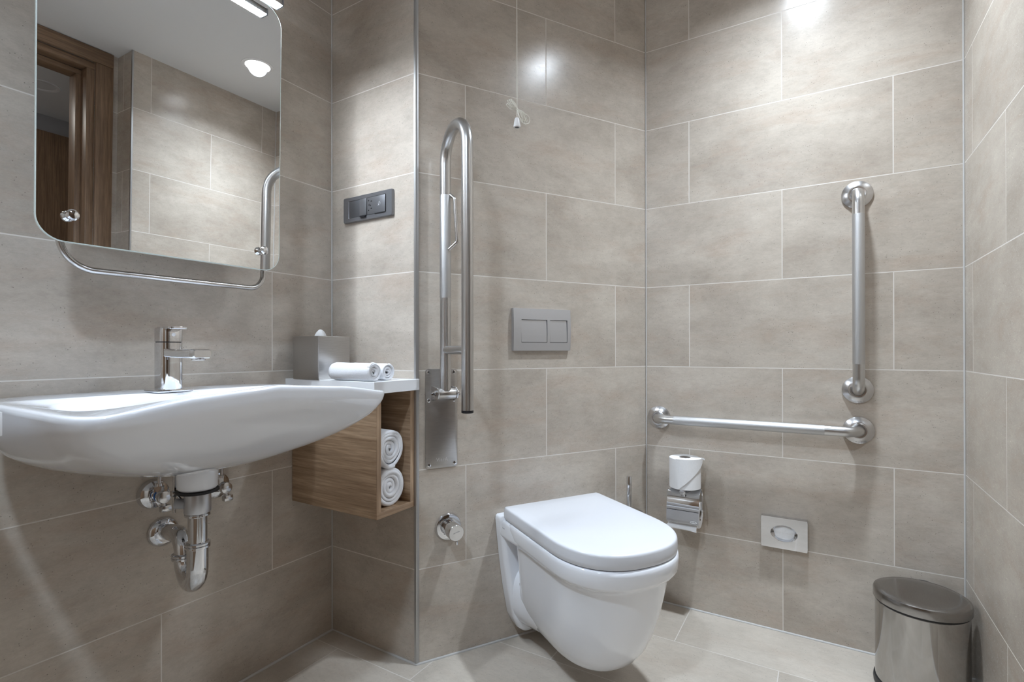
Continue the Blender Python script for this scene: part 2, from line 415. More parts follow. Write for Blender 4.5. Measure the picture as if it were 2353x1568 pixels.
plain_wall('wall_corridor_end', [((XW, YH - .06, 0), (-0.30, YH, CEIL))], GREYWALL, 'grey wall at the end of the corridor')
plain_wall('wall_corridor_near', [((-0.74, YD - .10, 0), (-0.30, YD - .02, CEIL)), ((DX0, YD - .10, 2.292), (-0.872, YD - .002, CEIL))], GREYWALL, 'grey back of the door wall')
struct('door_2', MB().box((-1.75, YH + .001, 0.0), (-0.31, YH + .03, 2.25)), DOORW, 'dark oak corridor door seen in the mirror')

# ------------------------------------------------------------------ washbasin
bx, HW, BD = -1.361, 0.308, 0.551
basin = thing('washbasin', 'wide white ceramic washbasin with a wavy front rim on the left wall', 'washbasin', (bx, YA, 0.69))
zb = 0.69
def sup(a, n): return math.copysign(abs(a) ** (2.0 / n), a)
def basin_outline(sc, ns, n=160, cy=-BD / 2, hx=HW, hy=BD / 2 - .001, nf=None):
    out = []
    for k in range(n):
        a = 2 * pi * k / n; e = (nf or ns) if sin(a) < 0 else ns
        out.append((hx * sc * sup(cos(a), e), cy + hy * sc * sup(sin(a), e)))
    return out
def sm(a, b, x):
    t = min(1, max(0, (x - a) / (b - a))); return t * t * (3 - 2 * t)
def rim_z(x, y):
    f = sm(0.26, 0.50, -y)
    hump = 0.030 * max(0.0, 1 - (x / 0.285) ** 2) ** 1.25
    return 0.8530 + f * (hump - 0.0015)
loops = []
base = basin_outline(1, 4.6, nf=10)
cen = Vector((0, -0.285))
def shell(h):   # h: 0 at the rim, 1 at the bottom; the back of the bowl is fuller than the front
    s1 = max(0.0, 1 - h ** 1.75) ** 0.60; s3 = max(0.0, 1 - h ** 3.6) ** 0.60
    out = []
    for x, y in basin_outline(1, 4.6, nf=3.4 + 6.6 * max(0.0, 1 - h / .8)):
        s2 = s1 + (s3 - s1) * sm(-.54, -.14, y)
        p = Vector((x * s2, cen.y + (y - cen.y) * s2))
        zr = rim_z(x, y) - 0.012
        z = zr + (0.690 - zr) * h
        out.append(Vector((p.x, p.y, z - zb)))
    return out
hs = [1.0, 0.995, 0.98, 0.955, 0.92, 0.87, 0.81, 0.74, 0.66, 0.57, 0.48, 0.38, 0.28, 0.19, 0.11, 0.05, 0.0]
for h in hs: loops.append(shell(h))
def ring_at(sc, dz):
    out = []
    for x, y in base:
        d_ = Vector((x, y)) - cen; p = cen + d_ * ((d_.length - sc) / d_.length); out.append(Vector((p.x, p.y, rim_z(x, y) + dz - zb)))
    return out
for ins, dz in ((-0.0008, -.008), (0.0, -.004), (0.0025, -.001), (0.007, 0.0), (0.016, -.0005)): loops.append(ring_at(ins, dz))
bc = Vector((0, -0.36))
bowl0 = basin_outline(1, 2.9, 160, -0.360, 0.272, 0.166)
def bowl(sc, z): return [Vector((bc.x + (x - bc.x) * sc * 1.0, bc.y + (y - bc.y) * sc + (1 - sc) * 0.09, z - zb)) for x, y in bowl0]
def bowl_rim(sc, dz): return [Vector((x * sc, bc.y + (y - bc.y) * sc, min(rim_z(x, y), 0.868) + dz - zb)) for x, y in bowl0]
loops += [bowl_rim(1.0, -.002), bowl_rim(0.97, -.008)]
for sc, z in ((0.93, 0.836), (0.88, 0.815), (0.80, 0.785), (0.68, 0.758), (0.5, 0.743), (0.3, 0.735), (0.10, 0.731)): loops.append(bowl(sc, z))
mb = MB().loft(loops, True, True)
obj('bowl', mb, CERAMIC, basin, angle=70)
dx, dy = -1.350 - bx, 0.600 - YA
mb = MB().lathe([(0.046, 0.055), (0.0425, 0.02), (0.041, -0.005), (0.0405, -0.042), (0.037, -0.047)], (dx, dy, 0))
obj('waste_collar', mb, CERAMIC, basin)
mb = MB().lathe([(0.020, 0.0415), (0.020, 0.044), (0.017, 0.0455), (0.001, 0.046)], (0, -0.27, 0))
obj('drain_plug', mb, CHROME, basin)

# faucet
fx, fy, fz = -1.361, 0.704, 0.8531
fa = thing('basin_faucet', 'chrome single lever mixer tap standing on the washbasin', 'faucet', (fx, fy, fz))
obj('base_plate', MB().box((-.037, -.036, 0), (.037, .030, .0055), .001), CHROME, fa)
def fsec(z, w=.0235, f=-.0245, b=.021, r=.012):
    pts = rrect(-w, w, f, b, r, 6)
    return [Vector((x, y, z)) for x, y in pts]
obj('body', MB().loft([fsec(.0055), fsec(.112)]), CHROME, fa)
obj('joint_ring', MB().loft([fsec(.1118, .022, -.023, .0195), fsec(.1142, .022, -.023, .0195)]), RUBBER, fa)
hnd = MB().loft([fsec(.114), fsec(.142), fsec(.1455, .0225, -.0235, .020)])
hnd.prism(rrect(-.0205, .0205, -.047, .012, .006), .1425, .1475, .001, 'z')
obj('lever', hnd, CHROME, fa)
mb = MB().lathe([(.0040, 0), (.0040, .0010), (.003, .0014), (.0005, .0014)], (0, -.0244, .130), (0, -1, 0), 24)
ind = obj('temperature_mark', mb, LAMPW, fa)
sp = MB()
def ssec(y, zt, zbm, w=.0195): return [Vector((x, y, z)) for x, z in rrect(-w, w, zbm, zt, .004, 4)]
sp.loft([ssec(-.015, .099, .080), ssec(-.05, .0965, .0785), ssec(-.10, .096, .0775), ssec(-.141, .0965, .0765), ssec(-.146, .0945, .0785, .0175)])
obj('spout', sp, CHROME, fa)
obj('aerator', MB().cyl((0, -.128, .0772), (0, -.128, .0725), .0135, 28, .001), DCHROME, fa)

# waste trap
tx, ty = -1.350, 0.600
tr = thing('waste_trap', 'chrome bottle-neck waste pipe and U bend under the washbasin', 'drain pipe', (tx, ty, 0.41))
o3 = Vector((tx, ty, 0.41))
def W(x, y, z): return Vector((x, y, z)) - o3
obj('gasket', MB().lathe([(.036, 0), (.043, .002), (.043, .006), (.036, .008)], W(tx, ty, .6345), seg=40), RUBBER, tr)
obj('tailpiece', MB().cyl(W(tx, ty, .591), W(tx, ty, .635), .0265, 36, .001), SATIN, tr)
def nut(z, x=tx, y=ty, r=.0255, h=.014): return MB().lathe([(r - .004, 0), (r, .002), (r, h * .4), (r - .003, h * .5), (r, h * .62), (r, h - .002), (r - .004, h)], W(x, y, z), seg=40)
obj('slip_nut', nut(.582), CHROME, tr)
obj('drain_pipe', MB().cyl(W(tx, ty, .50), W(tx, ty, .59), .0190, 36), CHROME, tr)
obj('slip_nut', nut(.512), CHROME, tr)
rx, ry = -1.332, 0.692
ub = fillet([W(tx, ty, .516), W(tx, ty, .424), W(rx, ry, .424), W(rx, ry, .475)], (.0465, .0465), 12)
obj('u_bend', MB().tube(ub, .0212, 36), CHROME, tr)
obj('slip_nut', nut(.462, rx, ry, .0262, .015), CHROME, tr)
el = fillet([W(rx, ry, .466), W(rx, ry, .519), W(-1.3085, YA - .002, .492)], .044, 14)
obj('wall_elbow', MB().tube(el, .0195, 36), CHROME, tr)
obj('wall_rosette', MB().lathe([(.0365, 0), (.0365, .003), (.033, .010), (.026, .014), (.021, .013)], W(-1.3085, YA - .001, .491), (0, -1, 0), 44), CHROME, tr)
lk = MB().tube([W(-1.378, .640, .690), W(-1.379, .640, .590)], .0032, 12)
obj('lift_rod', lk, DCHROME, tr)
lv = MB().tube([W(-1.376, .641, .632), W(tx - .02, ty + .015, .612)], .003, 12); lv.box(W(-1.385, .634, .626), W(-1.370, .648, .638), .002)
obj('linkage', lv, DCHROME, tr)
obj('linkage_boss', MB().cyl(W(tx - .036, ty + .024, .614), W(tx - .02, ty + .012, .612), .011, 20, .002), PGREY, tr)

# angle valves
def angle_valve(x, z, label, blue):
    t = thing('angle_valve', label, 'valve', (x, YA, z), group='shut off valves under the washbasin')
    obj('rosette', MB().lathe([(.0365, 0.0), (.0365, .003), (.033, .014), (.023, .021), (.012, .023)], (0, 0, 0), (0, -1, 0), 44), CHROME, t)
    bd = MB().cyl((0, -.015, 0), (0, -.044, 0), .0125, 28, .002); bd.cyl((0, -.033, 0), (0, -.033, .024), .0105, 6); bd.cyl((0, -.033, .024), (0, -.033, .030), .0085, 24)
    obj('valve_body', bd, CHROME, t)
    hd = MB().cyl((0, -.044, -.001), (0, -.060, -.001), .0150, 28, .002); hd.box((-.008, -.062, -.036), (.016, -.047, -.021), .002); hd.cyl((.0, -.054, -.024), (.0, -.054, -.005), .006, 16)
    obj('handle', hd, DCHROME, t)
    if blue: obj('colour_ring', MB().lathe([(.0125, 0), (.0145, .001), (.0145, .004), (.0125, .005)], (0, -.034, 0), (0, -1, 0), 28), BLUE, t, label='blue cold water ring')
    obj('supply_tube', MB().tube(fillet([(0, -.033, .028), (0, -.033, .085), (.01 if blue else -.03, -.06, .125)], .03), .0045, 14), DCHROME, t)
    return t
angle_valve(-1.332, 0.592, 'chrome angle valve with blue ring left of the waste pipe', True)
angle_valve(-1.178, 0.580, 'chrome angle valve right of the waste pipe near the wooden shelf', False)

# ------------------------------------------------------------------ tilting mirror
mx = -1.341; mt = 0.016
mi = thing('tilting_mirror', 'large frameless mirror with rounded corners above the washbasin', 'mirror', (mx, 0.6953, 1.163), (mt, 0, 0))
obj('mirror_glass', MB().prism(rrect(-.257, .257, 0, .7065, .045, 10), 0.0, .0048), GLASS, mi)
obj('polished_edge', MB().loft([[Vector((x, y, z)) for x, z in pl] for y, pl in ((.0049, rrect(-.2572, .2572, -.0002, .7067, .0452, 10)), (.0049, rrect(-.2588, .2588, -.0018, .7083, .0465, 10)), (.0002, rrect(-.2588, .2588, -.0018, .7083, .0465, 10)), (-.0003, rrect(-.2572, .2572, -.0002, .7067, .0452, 10)))], False, False), GEDGE, mi)
for kx, kz in ((-.205, .0515), (.2055, .0490)):
    obj('pivot_knob', MB().lathe([(.0075, 0), (.0075, .006), (.0105, .009), (.0110, .014), (.008, .0185), (.0005, .020)], (kx, -.0003, kz), (0, -1, 0), 28), CHROME, mi)
lp = fillet([(-.150, .045, .30), (-.212, .045, .30), (-.206, .045, -.0475), (.240, .045, -.0475), (.244, .045, .30), (.150, .045, .30)], (.03, .062, .040, .03), 12)
obj('support_tube', MB().tube(lp, .0068, 18), STEEL_D, mi)
for xx in (-.150, .150):
    arm = MB(); arm.tube([(xx, .045, .29), (xx, .142, .29)], .007, 16); arm.lathe([(.022, 0), (.022, .003), (.010, .006)], (xx, .144 + .0, .29), (0, -1, 0), 28); obj('wall_arm', arm, STEEL_D, mi)
for kx, kz in ((-.205, .0515), (.2055, .0490)): obj('pivot_pin', MB().tube([(kx, .005, kz), (kx + (.03 if kx > 0 else 0), .047, kz)], .005, 12), STEEL_D, mi)

# mirror lamp
ml = thing('mirror_lamp', 'slim LED bar lamp fixed over the top of the mirror', 'lamp', (-1.345, 0.65, 1.857))
obj('housing', MB().box((-.232, -.0135, .0015), (.232, .0135, .016), .001), ALU, ml)
obj('diffuser', MB().box((-.2295, -.0120, -.001), (.2295, .0120, .0012)), LEDM, ml)
obj('end_cap', MB().box((-.236, -.0137, -.001), (-.232, .0137, .0165)), ANOD, ml); obj('end_cap', MB().box((.232, -.0137, -.001), (.236, .0137, .0165)), ANOD, ml)
br_ = MB().tube([(0, .010, .012), (0, .125, .062), (0, .189, .062)], .006, 14); br_.box((-.05, .176, .04), (.05, .1905, .085), .002)
obj('wall_bracket', br_, ALU, ml)

# ------------------------------------------------------------------ countertops and shelf
ZT = 0.8605
ct = MB().prism([(-.960, YA - .001), (XB - .001, YA - .001), (XB - .001, .4655), (-.7765, .4625), (-.7765, .458), (-.960, .458)], ZT - .033, ZT, .0012, 'z')
o = obj('countertop', MB().add([v - Vector((-.87, .65, ZT)) for v in ct.v], ct.f, False), SOLID, loc=(-.87, .65, ZT))
tag(o, 'white countertop over the open wooden shelf right of the washbasin', 'countertop')
ct = MB().box((-.17, -.19, -.036), (.17, .191, 0), .0012)
o = obj('countertop', ct, SOLID, loc=(-1.874, .650, .8560)); tag(o, 'white countertop end at the left edge of the photo, beside the basin', 'countertop')

cx0, cx1, cy0, cy1, cz0, cz1 = -.9365, XB - .0012, .4745, YA - .0012, .477, ZT - .0335
sh = thing('shelf_cabinet', 'open oak shelf cabinet holding rolled towels under the countertop', 'cabinet', ((cx0 + cx1) / 2, (cy0 + cy1) / 2, cz0))
def shp(name, a, b, mat): return obj(name, MB().box(Vector(a) - sh.location, Vector(b) - sh.location, .0006, 1), mat, sh)
t_ = .0175
shp('side_panel', (cx0, cy0, cz0 + t_), (cx0 + t_, cy1, cz1), WOOD_Y)
shp('side_panel', (cx1 - t_, cy0, cz0 + t_), (cx1, cy1, cz1), WOOD_Y)
shp('bottom_panel', (cx0, cy0, cz0), (cx1, cy1, cz0 + t_), WOOD_Y)
shp('back_panel', (cx0 + t_, cy1 - .012, cz0 + t_), (cx1 - t_, cy1, cz1), WOOD_X)
for ex in (cx0, cx1 - t_):
    shp('edge_band', (ex, cy0 - .001, cz0 + t_), (ex + t_, cy0, cz1), WOOD_Z)
shp('edge_band', (cx0, cy0 - .001, cz0), (cx1, cy0, cz0 + t_), WOOD_X)
obj('fixing_bolt', MB().lathe([(.008, 0), (.008, .002), (.005, .004), (.001, .003)], Vector((cx1 - t_, .60, .80)) - sh.location, (-1, 0, 0), 20), DCHROME, sh)

# rolled towels
def towel(name, label, cat, loc, R, Ln, rz, turns, group, squash=1.0, th=None, seedv=0):
    rnd = random.Random(seedv)
    th = th or R / (turns + .6)
    t = thing(name, label, cat, loc, (0, 0, rz), group)
    # outer roll with soft ends, along local y (front end at y = 0)
    n = 40; loops = []
    wob = [rnd.uniform(-.035, .035) for _ in range(6)]
    def rad(a, y): return 1 + wob[0] * sin(2 * a + 1) + wob[1] * sin(3 * a + y * 20) + wob[2] * .6 * sin(5 * a - y * 30)
    prof = [(R - th * .95, .004), (R - th * .5, .0005), (R - th * .12, .003), (R, .010), (R * 1.005, Ln * .3), (R * .985, Ln * .6), (R, Ln - .012), (R - th * .3, Ln - .002), (R * .4, Ln), (.002, Ln - .004)]
    for r, y in prof:
        loops.append([Vector((r * rad(2 * pi * k / n, y) * cos(2 * pi * k / n), y, R * squash + r * rad(2 * pi * k / n, y) * squash * sin(2 * pi * k / n))) for k in range(n)])
    obj('outer_wrap', MB().loft(loops, False, True), TOWEL, t, angle=80)
    # spiral end: a rolled sheet of rounded thickness
    sp = MB(); m = int(turns * 26); sec = []
    for i in range(m + 1):
        f = i / m; a = f * turns * 2 * pi; r = .004 + (R - th * .75) * f
        r *= 1 + .05 * sin(a * 1.3 + seedv) * f
        y0 = .0015 + .004 * (1 - f) + .0025 * sin(a * .7 + seedv)
        hw = th * .46
        rr = rad(a, 0)
        def P(rad_, y): return Vector((rad_ * rr * cos(a), y, R * squash + rad_ * rr * squash * sin(a)))
        sec.append([P(r - hw, y0 + .05 * Ln), P(r - hw, y0 + .004), P(r - hw * .6, y0 + .0008), P(r, y0), P(r + hw * .6, y0 + .0008), P(r + hw, y0 + .004), P(r + hw, y0 + .05 * Ln)])
    sp.loft(sec, True, True)
    obj('rolled_core', sp, TOWEL, t, angle=80)
    hem = MB().tube([(R * 1.0 * cos(-.9), .012, R * squash + R * squash * sin(-.9)), (R * 1.004 * cos(-.92), Ln * .5, R * squash + R * squash * sin(-.92)), (R * cos(-.9), Ln - .014, R * squash + R * squash * sin(-.9))], .0022, 8)
    obj('hem', hem, TOWEL, t)
    return t
towel('hand_towel', 'small rolled white towel lying nearest the basin on the countertop', 'towel', (-.937, .478, ZT), .0262, .160, math.radians(2), 3.4, 'small rolled towels on the countertop', .97, seedv=1)
towel('hand_towel', 'small rolled white towel lying against the wall end of the countertop', 'towel', (-.876, .487, ZT), .0245, .160, math.radians(-3), 3.2, 'small rolled towels on the countertop', 1.0, seedv=5)
towel('bath_towel', 'rolled white towel at the bottom of the open oak shelf', 'towel', (-.8595, .492, cz0 + t_), .0565, .29, 0, 3.6, 'rolled towels in the oak shelf', .98, seedv=3)
towel('bath_towel', 'rolled white towel stacked on top in the open oak shelf', 'towel', (-.8635, .489, cz0 + t_ + .1125), .0545, .29, 0, 3.8, 'rolled towels in the oak shelf', 1.0, seedv=8)

# tissue box
tb = thing('tissue_box_cover', 'square brushed steel tissue box on the countertop in the corner', 'tissue box', (-.904, .741, ZT))
bw = .059
mb = MB()
mb.box((-bw, -bw, 0), (bw, -bw + .0015, .129)); mb.box((-bw, bw - .0015, 0), (bw, bw, .129)); mb.box((-bw, -bw, 0), (-bw + .0015, bw, .129)); mb.box((bw - .0015, -bw, 0), (bw, bw, .129))
obj('shell', MB().loft([[Vector((x, y, z)) for x, y in rrect(-q, q, -q, q, .002, 3)] for q, z in ((bw - .0005, .0004), (bw, .002), (bw, .128), (bw - .001, .129))], True, False), PLATE, tb)
n = 48
sq_ = []
for k in range(n):
    a = 2 * pi * k / n; c_, s_ = cos(a), sin(a); t0 = (bw - .001) / max(abs(c_), abs(s_)); sq_.append(Vector((c_ * t0, s_ * t0, .129)))
rg = [Vector((.028 * cos(2 * pi * k / n), .028 * sin(2 * pi * k / n), .129)) for k in range(n)]
rg2 = [v - Vector((0, 0, .004)) for v in rg]
obj('top_plate', MB().loft([sq_, rg, rg2], False, False), PLATE, tb)
obj('rivet', MB().sphere((-.020, -bw, .012), .0022, (1, .5, 1), 12), DCHROME, tb)
ts = MB(); loops = []
for i, (f, z) in enumerate(((1.0, -.01), (1.0, .0), (.86, .008), (.62, .015), (.34, .0195), (.12, .021))):
    loops.append([Vector((.020 * f * cos(2 * pi * k / 36) * (1 + .16 * sin(5 * 2 * pi * k / 36 + 1)), .007 * (f + .15) * sin(2 * pi * k / 36) * (1 + .3 * sin(3 * 2 * pi * k / 36)), z + .004 * sin(2 * 2 * pi * k / 36) * f)) for k in range(36)])
ts.loft(loops)
tt = obj('tissue', ts, PAPER, loc=(-.908, .741, ZT + .1295), angle=25); tag(tt, 'white paper tissue peaking out of the steel tissue box', 'tissue')

# ------------------------------------------------------------------ socket on the pier
so = thing('wall_socket', 'dark grey shaver socket and switch plate on the narrow tiled pier', 'socket', (XB, .664, 1.407), RD)
# local x = -(y - .664)
fr = MB()
outer = rrect(-.109, .109, -.041, .041, .004, 4); inner = rrect(-.083, .083, -.0275, .0275, .002, 4)
def lz(pl, y): return [Vector((x, y, z)) for x, z in pl]
def inset(pl, d): return [(x * (1 - d / .109), z * (1 - d / .041)) for x, z in pl]
fr.loft([lz(outer, -.0005), lz(outer, -.008), lz(inset(outer, .0015), -.0105), lz(rrect(-.084, .084, -.0285, .0285, .002, 4), -.0105), lz(inner, -.0095), lz(inner, -.003)], False, False)
obj('frame', fr, ANOD, so)
obj('blank_cover', MB().box((-.0825, -.0098, -.027), (-.033, -.003, .027), .0006), ANOD_D, so)
obj('rocker', MB().box((-.0322, -.0118, -.027), (-.0015, -.003, .027), .0006), ANOD, so)
obj('release_tab', MB().prism([(-.030, -.0275), (-.0005, -.0275), (-.006, -.0325), (-.024, -.0325)], -.0155, -.0095), DARK, so)
sm_ = obj('socket_insert', MB().box((.0015, -.0112, -.027), (.080, -.003, .027), .0006), ANOD, so)
for hx_, hz_, a_, b_ in ((.009, .017, .0022, .0022), (.021, .014, .0035, .0016), (.011, .003, .0018, .0038), (.017, .0005, .0018, .003), (.021, -.009, .0035, .0016), (.009, -.014, .0022, .0022)):
    obj('pin_hole', MB().prism(ellipse(hx_, hz_, a_, b_, 16), -.01135, -.0108), DARK, sm_)
gap = MB().box((-.0015, -.0100, -.0272), (.0015, -.0040, .0272)); obj('shadow_gap', gap, DARK, so)
obj('shadow_gap', MB().box((.0802, -.0115, -.0272), (.0828, -.004, .0272)).box((.036, -.0125, -.0290), (.0815, -.004, -.0265)), DARK, so)
ic = MB().tube([Vector((.055 + .004 * cos(a * pi / 8), -.0113, .002 + .006 * sin(a * pi / 8))) for a in range(16)], .0006, 6, closed=True); ic.tube([(.049, -.0113, -.006), (.060, -.0113, .011)], .0006, 6)
obj('printed_icon', ic, SATIN, sm_)

# ------------------------------------------------------------------ fold-down grab bar on the toilet wall
fu, fz0 = -.8300, .738
fg = thing('fold_down_grab_bar', 'steel hairpin grab bar folded upright on the toilet wall', 'grab bar', c_at(fu, 0, fz0), RC)
def G(x, off, z): return Vector((x, -off, z - fz0))
wp = obj('wall_plate', MB().prism(rrect(-.052, .052, -.152, .152, .010), -.0008, -.0045, .0008), PLATE, fg)
scr = []
for sx, sz in ((-.0425, .142), (.0410, .1415), (-.0415, .056), (.0405, .055), (-.0405, -.141), (.0430, -.1415)):
    s1 = MB().lathe([(.0060, 0), (.0058, .001), (.0035, .0018), (.0005, .0018)], (sx, -.0044, sz), (0, -1, 0), 20)
    so_ = obj('screw', s1, CHROME, fg)
    cr = MB().box((sx - .0033, -.00635, sz - .0007), (sx + .0033, -.0061, sz + .0007)); cr.box((sx - .0007, -.0064, sz - .0033), (sx + .0007, -.0061, sz + .0033))
    obj('cross_slot', cr, DARK, so_)
obj('etched_name', text_mb('VitrA', .0155, .00012, at=(.0015, -.0046, -.1275), spacing=1.12), ETCH, wp)
def cheek(xa, xb):
    prof = [(.004, .100), (.052, .097), (.066, .090), (.070, .079), (.064, .066), (.050, .060), (.004, .055)]
    a_ = [Vector((xa, -o_, z_)) for o_, z_ in prof]; b_ = [Vector((xb, -o_, z_)) for o_, z_ in prof]
    m_ = MB(); m_.loft([a_, b_], True, True, smooth=False); return m_
obj('hinge_cheek', cheek(-.0335, -.0300), STEEL_D, fg); obj('hinge_cheek', cheek(.0265, .0300), STEEL_D, fg)
px_ = -.0045
pv = MB().cyl((-.0300, -.050, .079), (.0265, -.050, .079), .0165, 32, .001)
obj('pivot_barrel', pv, STEEL_D, fg)
bt = MB().lathe([(.010, 0), (.010, .006), (.007, .007), (.006, .013), (.001, .016)], (-.0335, -.050, .079), (-1, 0, 0), 6); obj('pivot_bolt', bt, CHROME, fg); bt = MB(); bt.lathe([(.010, 0), (.010, .006), (.007, .007), (.006, .013), (.001, .016)], (.0300, -.050, .079), (1, 0, 0), 6)
obj('pivot_bolt', bt, CHROME, fg)
R1 = .0164
path = [G(px_, .050, .826)] + [G(px_, .050, 1.0), G(px_, .050, 1.25), G(px_, .050, 1.50)]
for k in range(1, 24):
    a = pi - pi * k / 24; path.append(G(px_, .1325 + .0825 * cos(a), 1.5055 + .0825 * sin(a)))
path += [G(px_, .215, 1.50), G(px_, .215, 1.25), G(px_, .215, 1.0), G(px_, .215, .784)]
obj('tube', MB().tube(path, R1, 32), STEEL_V, fg)
obj('cross_bar', MB().cyl(G(px_, .055, .9475), G(px_, .210, .9475), .0125, 28), STEEL_D, fg)
obj('knurled_grip', MB().lathe([(.0164, 0), (.0168, .002), (.0168, .305), (.0164, .307)], G(px_, .050, 1.103), (0, 0, 1), 36), KNURL, fg)
pl = fillet([G(px_ + .008, .058, 1.415), G(px_ + .020, .074, 1.398), G(px_ + .026, .080, 1.268), G(px_ + .006, .064, 1.247)], (.012, .012), 8)
obj('paper_arm', MB().tube(pl, .0052, 14), STEEL_D, fg)
obj('end_cap', MB().lathe([(.0150, 0), (.0166, .001), (.0166, .0075), (.0150, .0085)], G(px_, .215, .7765), (0, 0, 1), 32), RUBBER, fg, label='black rubber end cap')

# ------------------------------------------------------------------ flush plate
fp = thing('flush_plate', 'satin grey dual flush plate on the wall above the toilet', 'flush plate', c_at(-.4705, 0, 1.0155), RC)
pm = MB()
o0 = rrect(-.1125, .1125, -.0705, .0705, .004, 4)
def bow(x, z): return -.0135 - .0035 * (1 - (z / .0705) ** 2)
def hole_loft(): pass
xs = [-.1125, -.0835, .0165, .0275, .0985, .1125]; zs = [-.0705, -.0430, .0335, .0705]
vg = {}; vs = []; fs = []
zz = [-.0705, -.06, -.0430, -.02, .0, .018, .0335, .05, .0705]
for i, x in enumerate(xs):
    for j, z in enumerate(zz):
        vg[i, j] = len(vs); vs.append((x, bow(x, z), z))
for i in range(5):
    for j in range(8):
        if (i in (1, 3)) and 2 <= j < 6: continue
        fs.append([vg[i, j], vg[i + 1, j], vg[i + 1, j + 1], vg[i, j + 1]])
pm.add(vs, fs, True)
def skirt(loop, yb):
    o = [Vector(p) for p in loop]; pm.loft([o, [Vector((p.x, yb, p.z)) for p in o]], False, False, smooth=False)
skirt([vs[vg[0, j]] for j in range(9)] + [vs[vg[i, 8]] for i in range(1, 6)] + [vs[vg[5, j]] for j in range(7, -1, -1)] + [vs[vg[i, 0]] for i in range(4, 0, -1)], -.0006)
for i in (1, 3): skirt([vs[vg[i, j]] for j in range(2, 7)] + [vs[vg[i + 1, j]] for j in range(6, 1, -1)], -.006)
obj('cover', pm, SATIN, fp, angle=30)
def button(xa, xb):
    m_ = MB(); z_ = [-.0415, -.02, 0, .018, .0320]
    lps = []
    for z in z_:
        k = (z + .0415) / .0735; y = bow(0, z) + .0008 + .0028 * k
        lps.append([Vector((xa, y, z)), Vector((xb, y, z)), Vector((xb, -.006, z)), Vector((xa, -.006, z))])
    m_.loft(lps, True, True, smooth=False); return m_
obj('flush_button', button(-.0823, .0153), SATIN, fp)
obj('flush_button', button(.0287, .0973), SATIN, fp)
obj('button_well', MB().box((-.0840, -.0065, -.0440), (.0990, -.0050, .0340)), DARK, fp)

# ------------------------------------------------------------------ bidet valve knob
vk = thing('bidet_valve', 'round chrome valve knob on the tile left of the toilet', 'valve', c_at(-.8075, 0, .4005), RC)
obj('rosette', MB().lathe([(.0425, .001), (.0425, .003), (.039, .008), (.031, .0095), (.026, .0095)], (0, 0, 0), (0, -1, 0), 48), CHROME, vk)
kn = MB().lathe([(.021, .009), (.021, .022), (.0195, .023), (.0195, .027)], (0, 0, 0), (0, -1, 0), 48)
obj('stem', kn, DCHROME, vk)
obj('knob', MB().lathe([(.023, .027), (.0245, .028), (.0245, .066), (.0240, .068), (.0225, .0695), (.0005, .0695)], (0, 0, 0), (0, -1, 0), 48), CHROME, vk)
obj('pointer', MB().cyl((.004, -.058, -.023), (.005, -.059, -.0385), .0040, 16, .0006), CHROME, vk)
obj('etched_name', text_mb('ARTEMA', .0050, .00008, at=(0, -.0696, .002), spacing=1.1, mat_rot=Matrix.Rotation(math.radians(-14), 4, 'Y')), INK, vk)

# ------------------------------------------------------------------ toilet
tu = -.4505
to = thing('toilet', 'white wall-hung toilet with closed D-shaped lid', 'toilet', c_at(tu, 0, .05), RC)
tz = .05
SK = .062                      # the bowl points a little towards the basin
def dshape(hw, front, back, zc, n=28, pw=2.35):
    # D outline in local x / -y: straight sides, elliptical front
    s0 = max(back + .005, front - .206 - (.553 - front) * -.35)
    out = []
    out.append((-hw * .985, back)); out.append((-hw, back + .012))
    for i in range(1, 6): out.append((-hw, back + .012 + (s0 - back - .012) * i / 6))
    for k in range(n + 1):
        a = pi * k / n
        out.append((-hw * sup(cos(a), pw), s0 + (front - s0) * sup(sin(a), pw)))
    for i in range(5, 0, -1): out.append((hw, back + .012 + (s0 - back - .012) * i / 6))
    out.append((hw, back + .012)); out.append((hw * .985, back))
    return [Vector((x - SK * d_, -d_, zc - tz)) for x, d_ in out]
sl = [  # z, half width, front, back
    (.0680, .036, .345, .13), (.0690, .060, .362, .11), (.0730, .083, .380, .09), (.0830, .1045, .402, .07), (.1020, .1225, .427, .060), (.1350, .1365, .452, .065), (.1800, .148, .473, .090),
    (.2350, .1575, .492, .105), (.2950, .1645, .507, .110), (.3400, .1700, .517, .110), (.3510, .1720, .521, .105),
    (.3550, .1765, .529, .095), (.3600, .1820, .538, .090), (.3690, .1855, .5435, .090), (.3980, .1870, .5455, .090), (.4060, .1862, .544, .090), (.4095, .1830, .540, .092)]
body = MB().loft([dshape(hw, f, b_, z) for z, hw, f, b_ in sl])
obj('bowl', body, CERAMIC, to, angle=60)
# rear flange against the wall
def flange(z, hw, d0, d1, r=.02):
    pts = [(-hw, d0), (-hw, d1 - r)]
    for k in range(1, 6): a = pi / 2 * k / 6; pts.append((-hw + r - r * cos(a), d1 - r + r * sin(a)))
    for k in range(1, 6): a = pi / 2 * (1 - k / 6); pts.append((hw - r + r * cos(a), d1 - r + r * sin(a)))
    pts += [(hw, d1 - r), (hw, d0)]
    return [Vector((x - SK * d_, -d_, z - tz)) for x, d_ in pts]
fl_ = MB().loft([flange(z, hw, .0015, d1, r) for z, hw, d1, r in ((.040, .105, .045, .012), (.045, .122, .060, .018), (.060, .138, .066, .022), (.093, .152, .064, .022), (.18, .168, .058, .022), (.275, .181, .052, .020), (.36, .190, .050, .018), (.402, .1940, .050, .016), (.4120, .1925, .049, .016), (.4165, .187, .045, .012))])
obj('wall_flange', fl_, CERAMIC, to, angle=60)
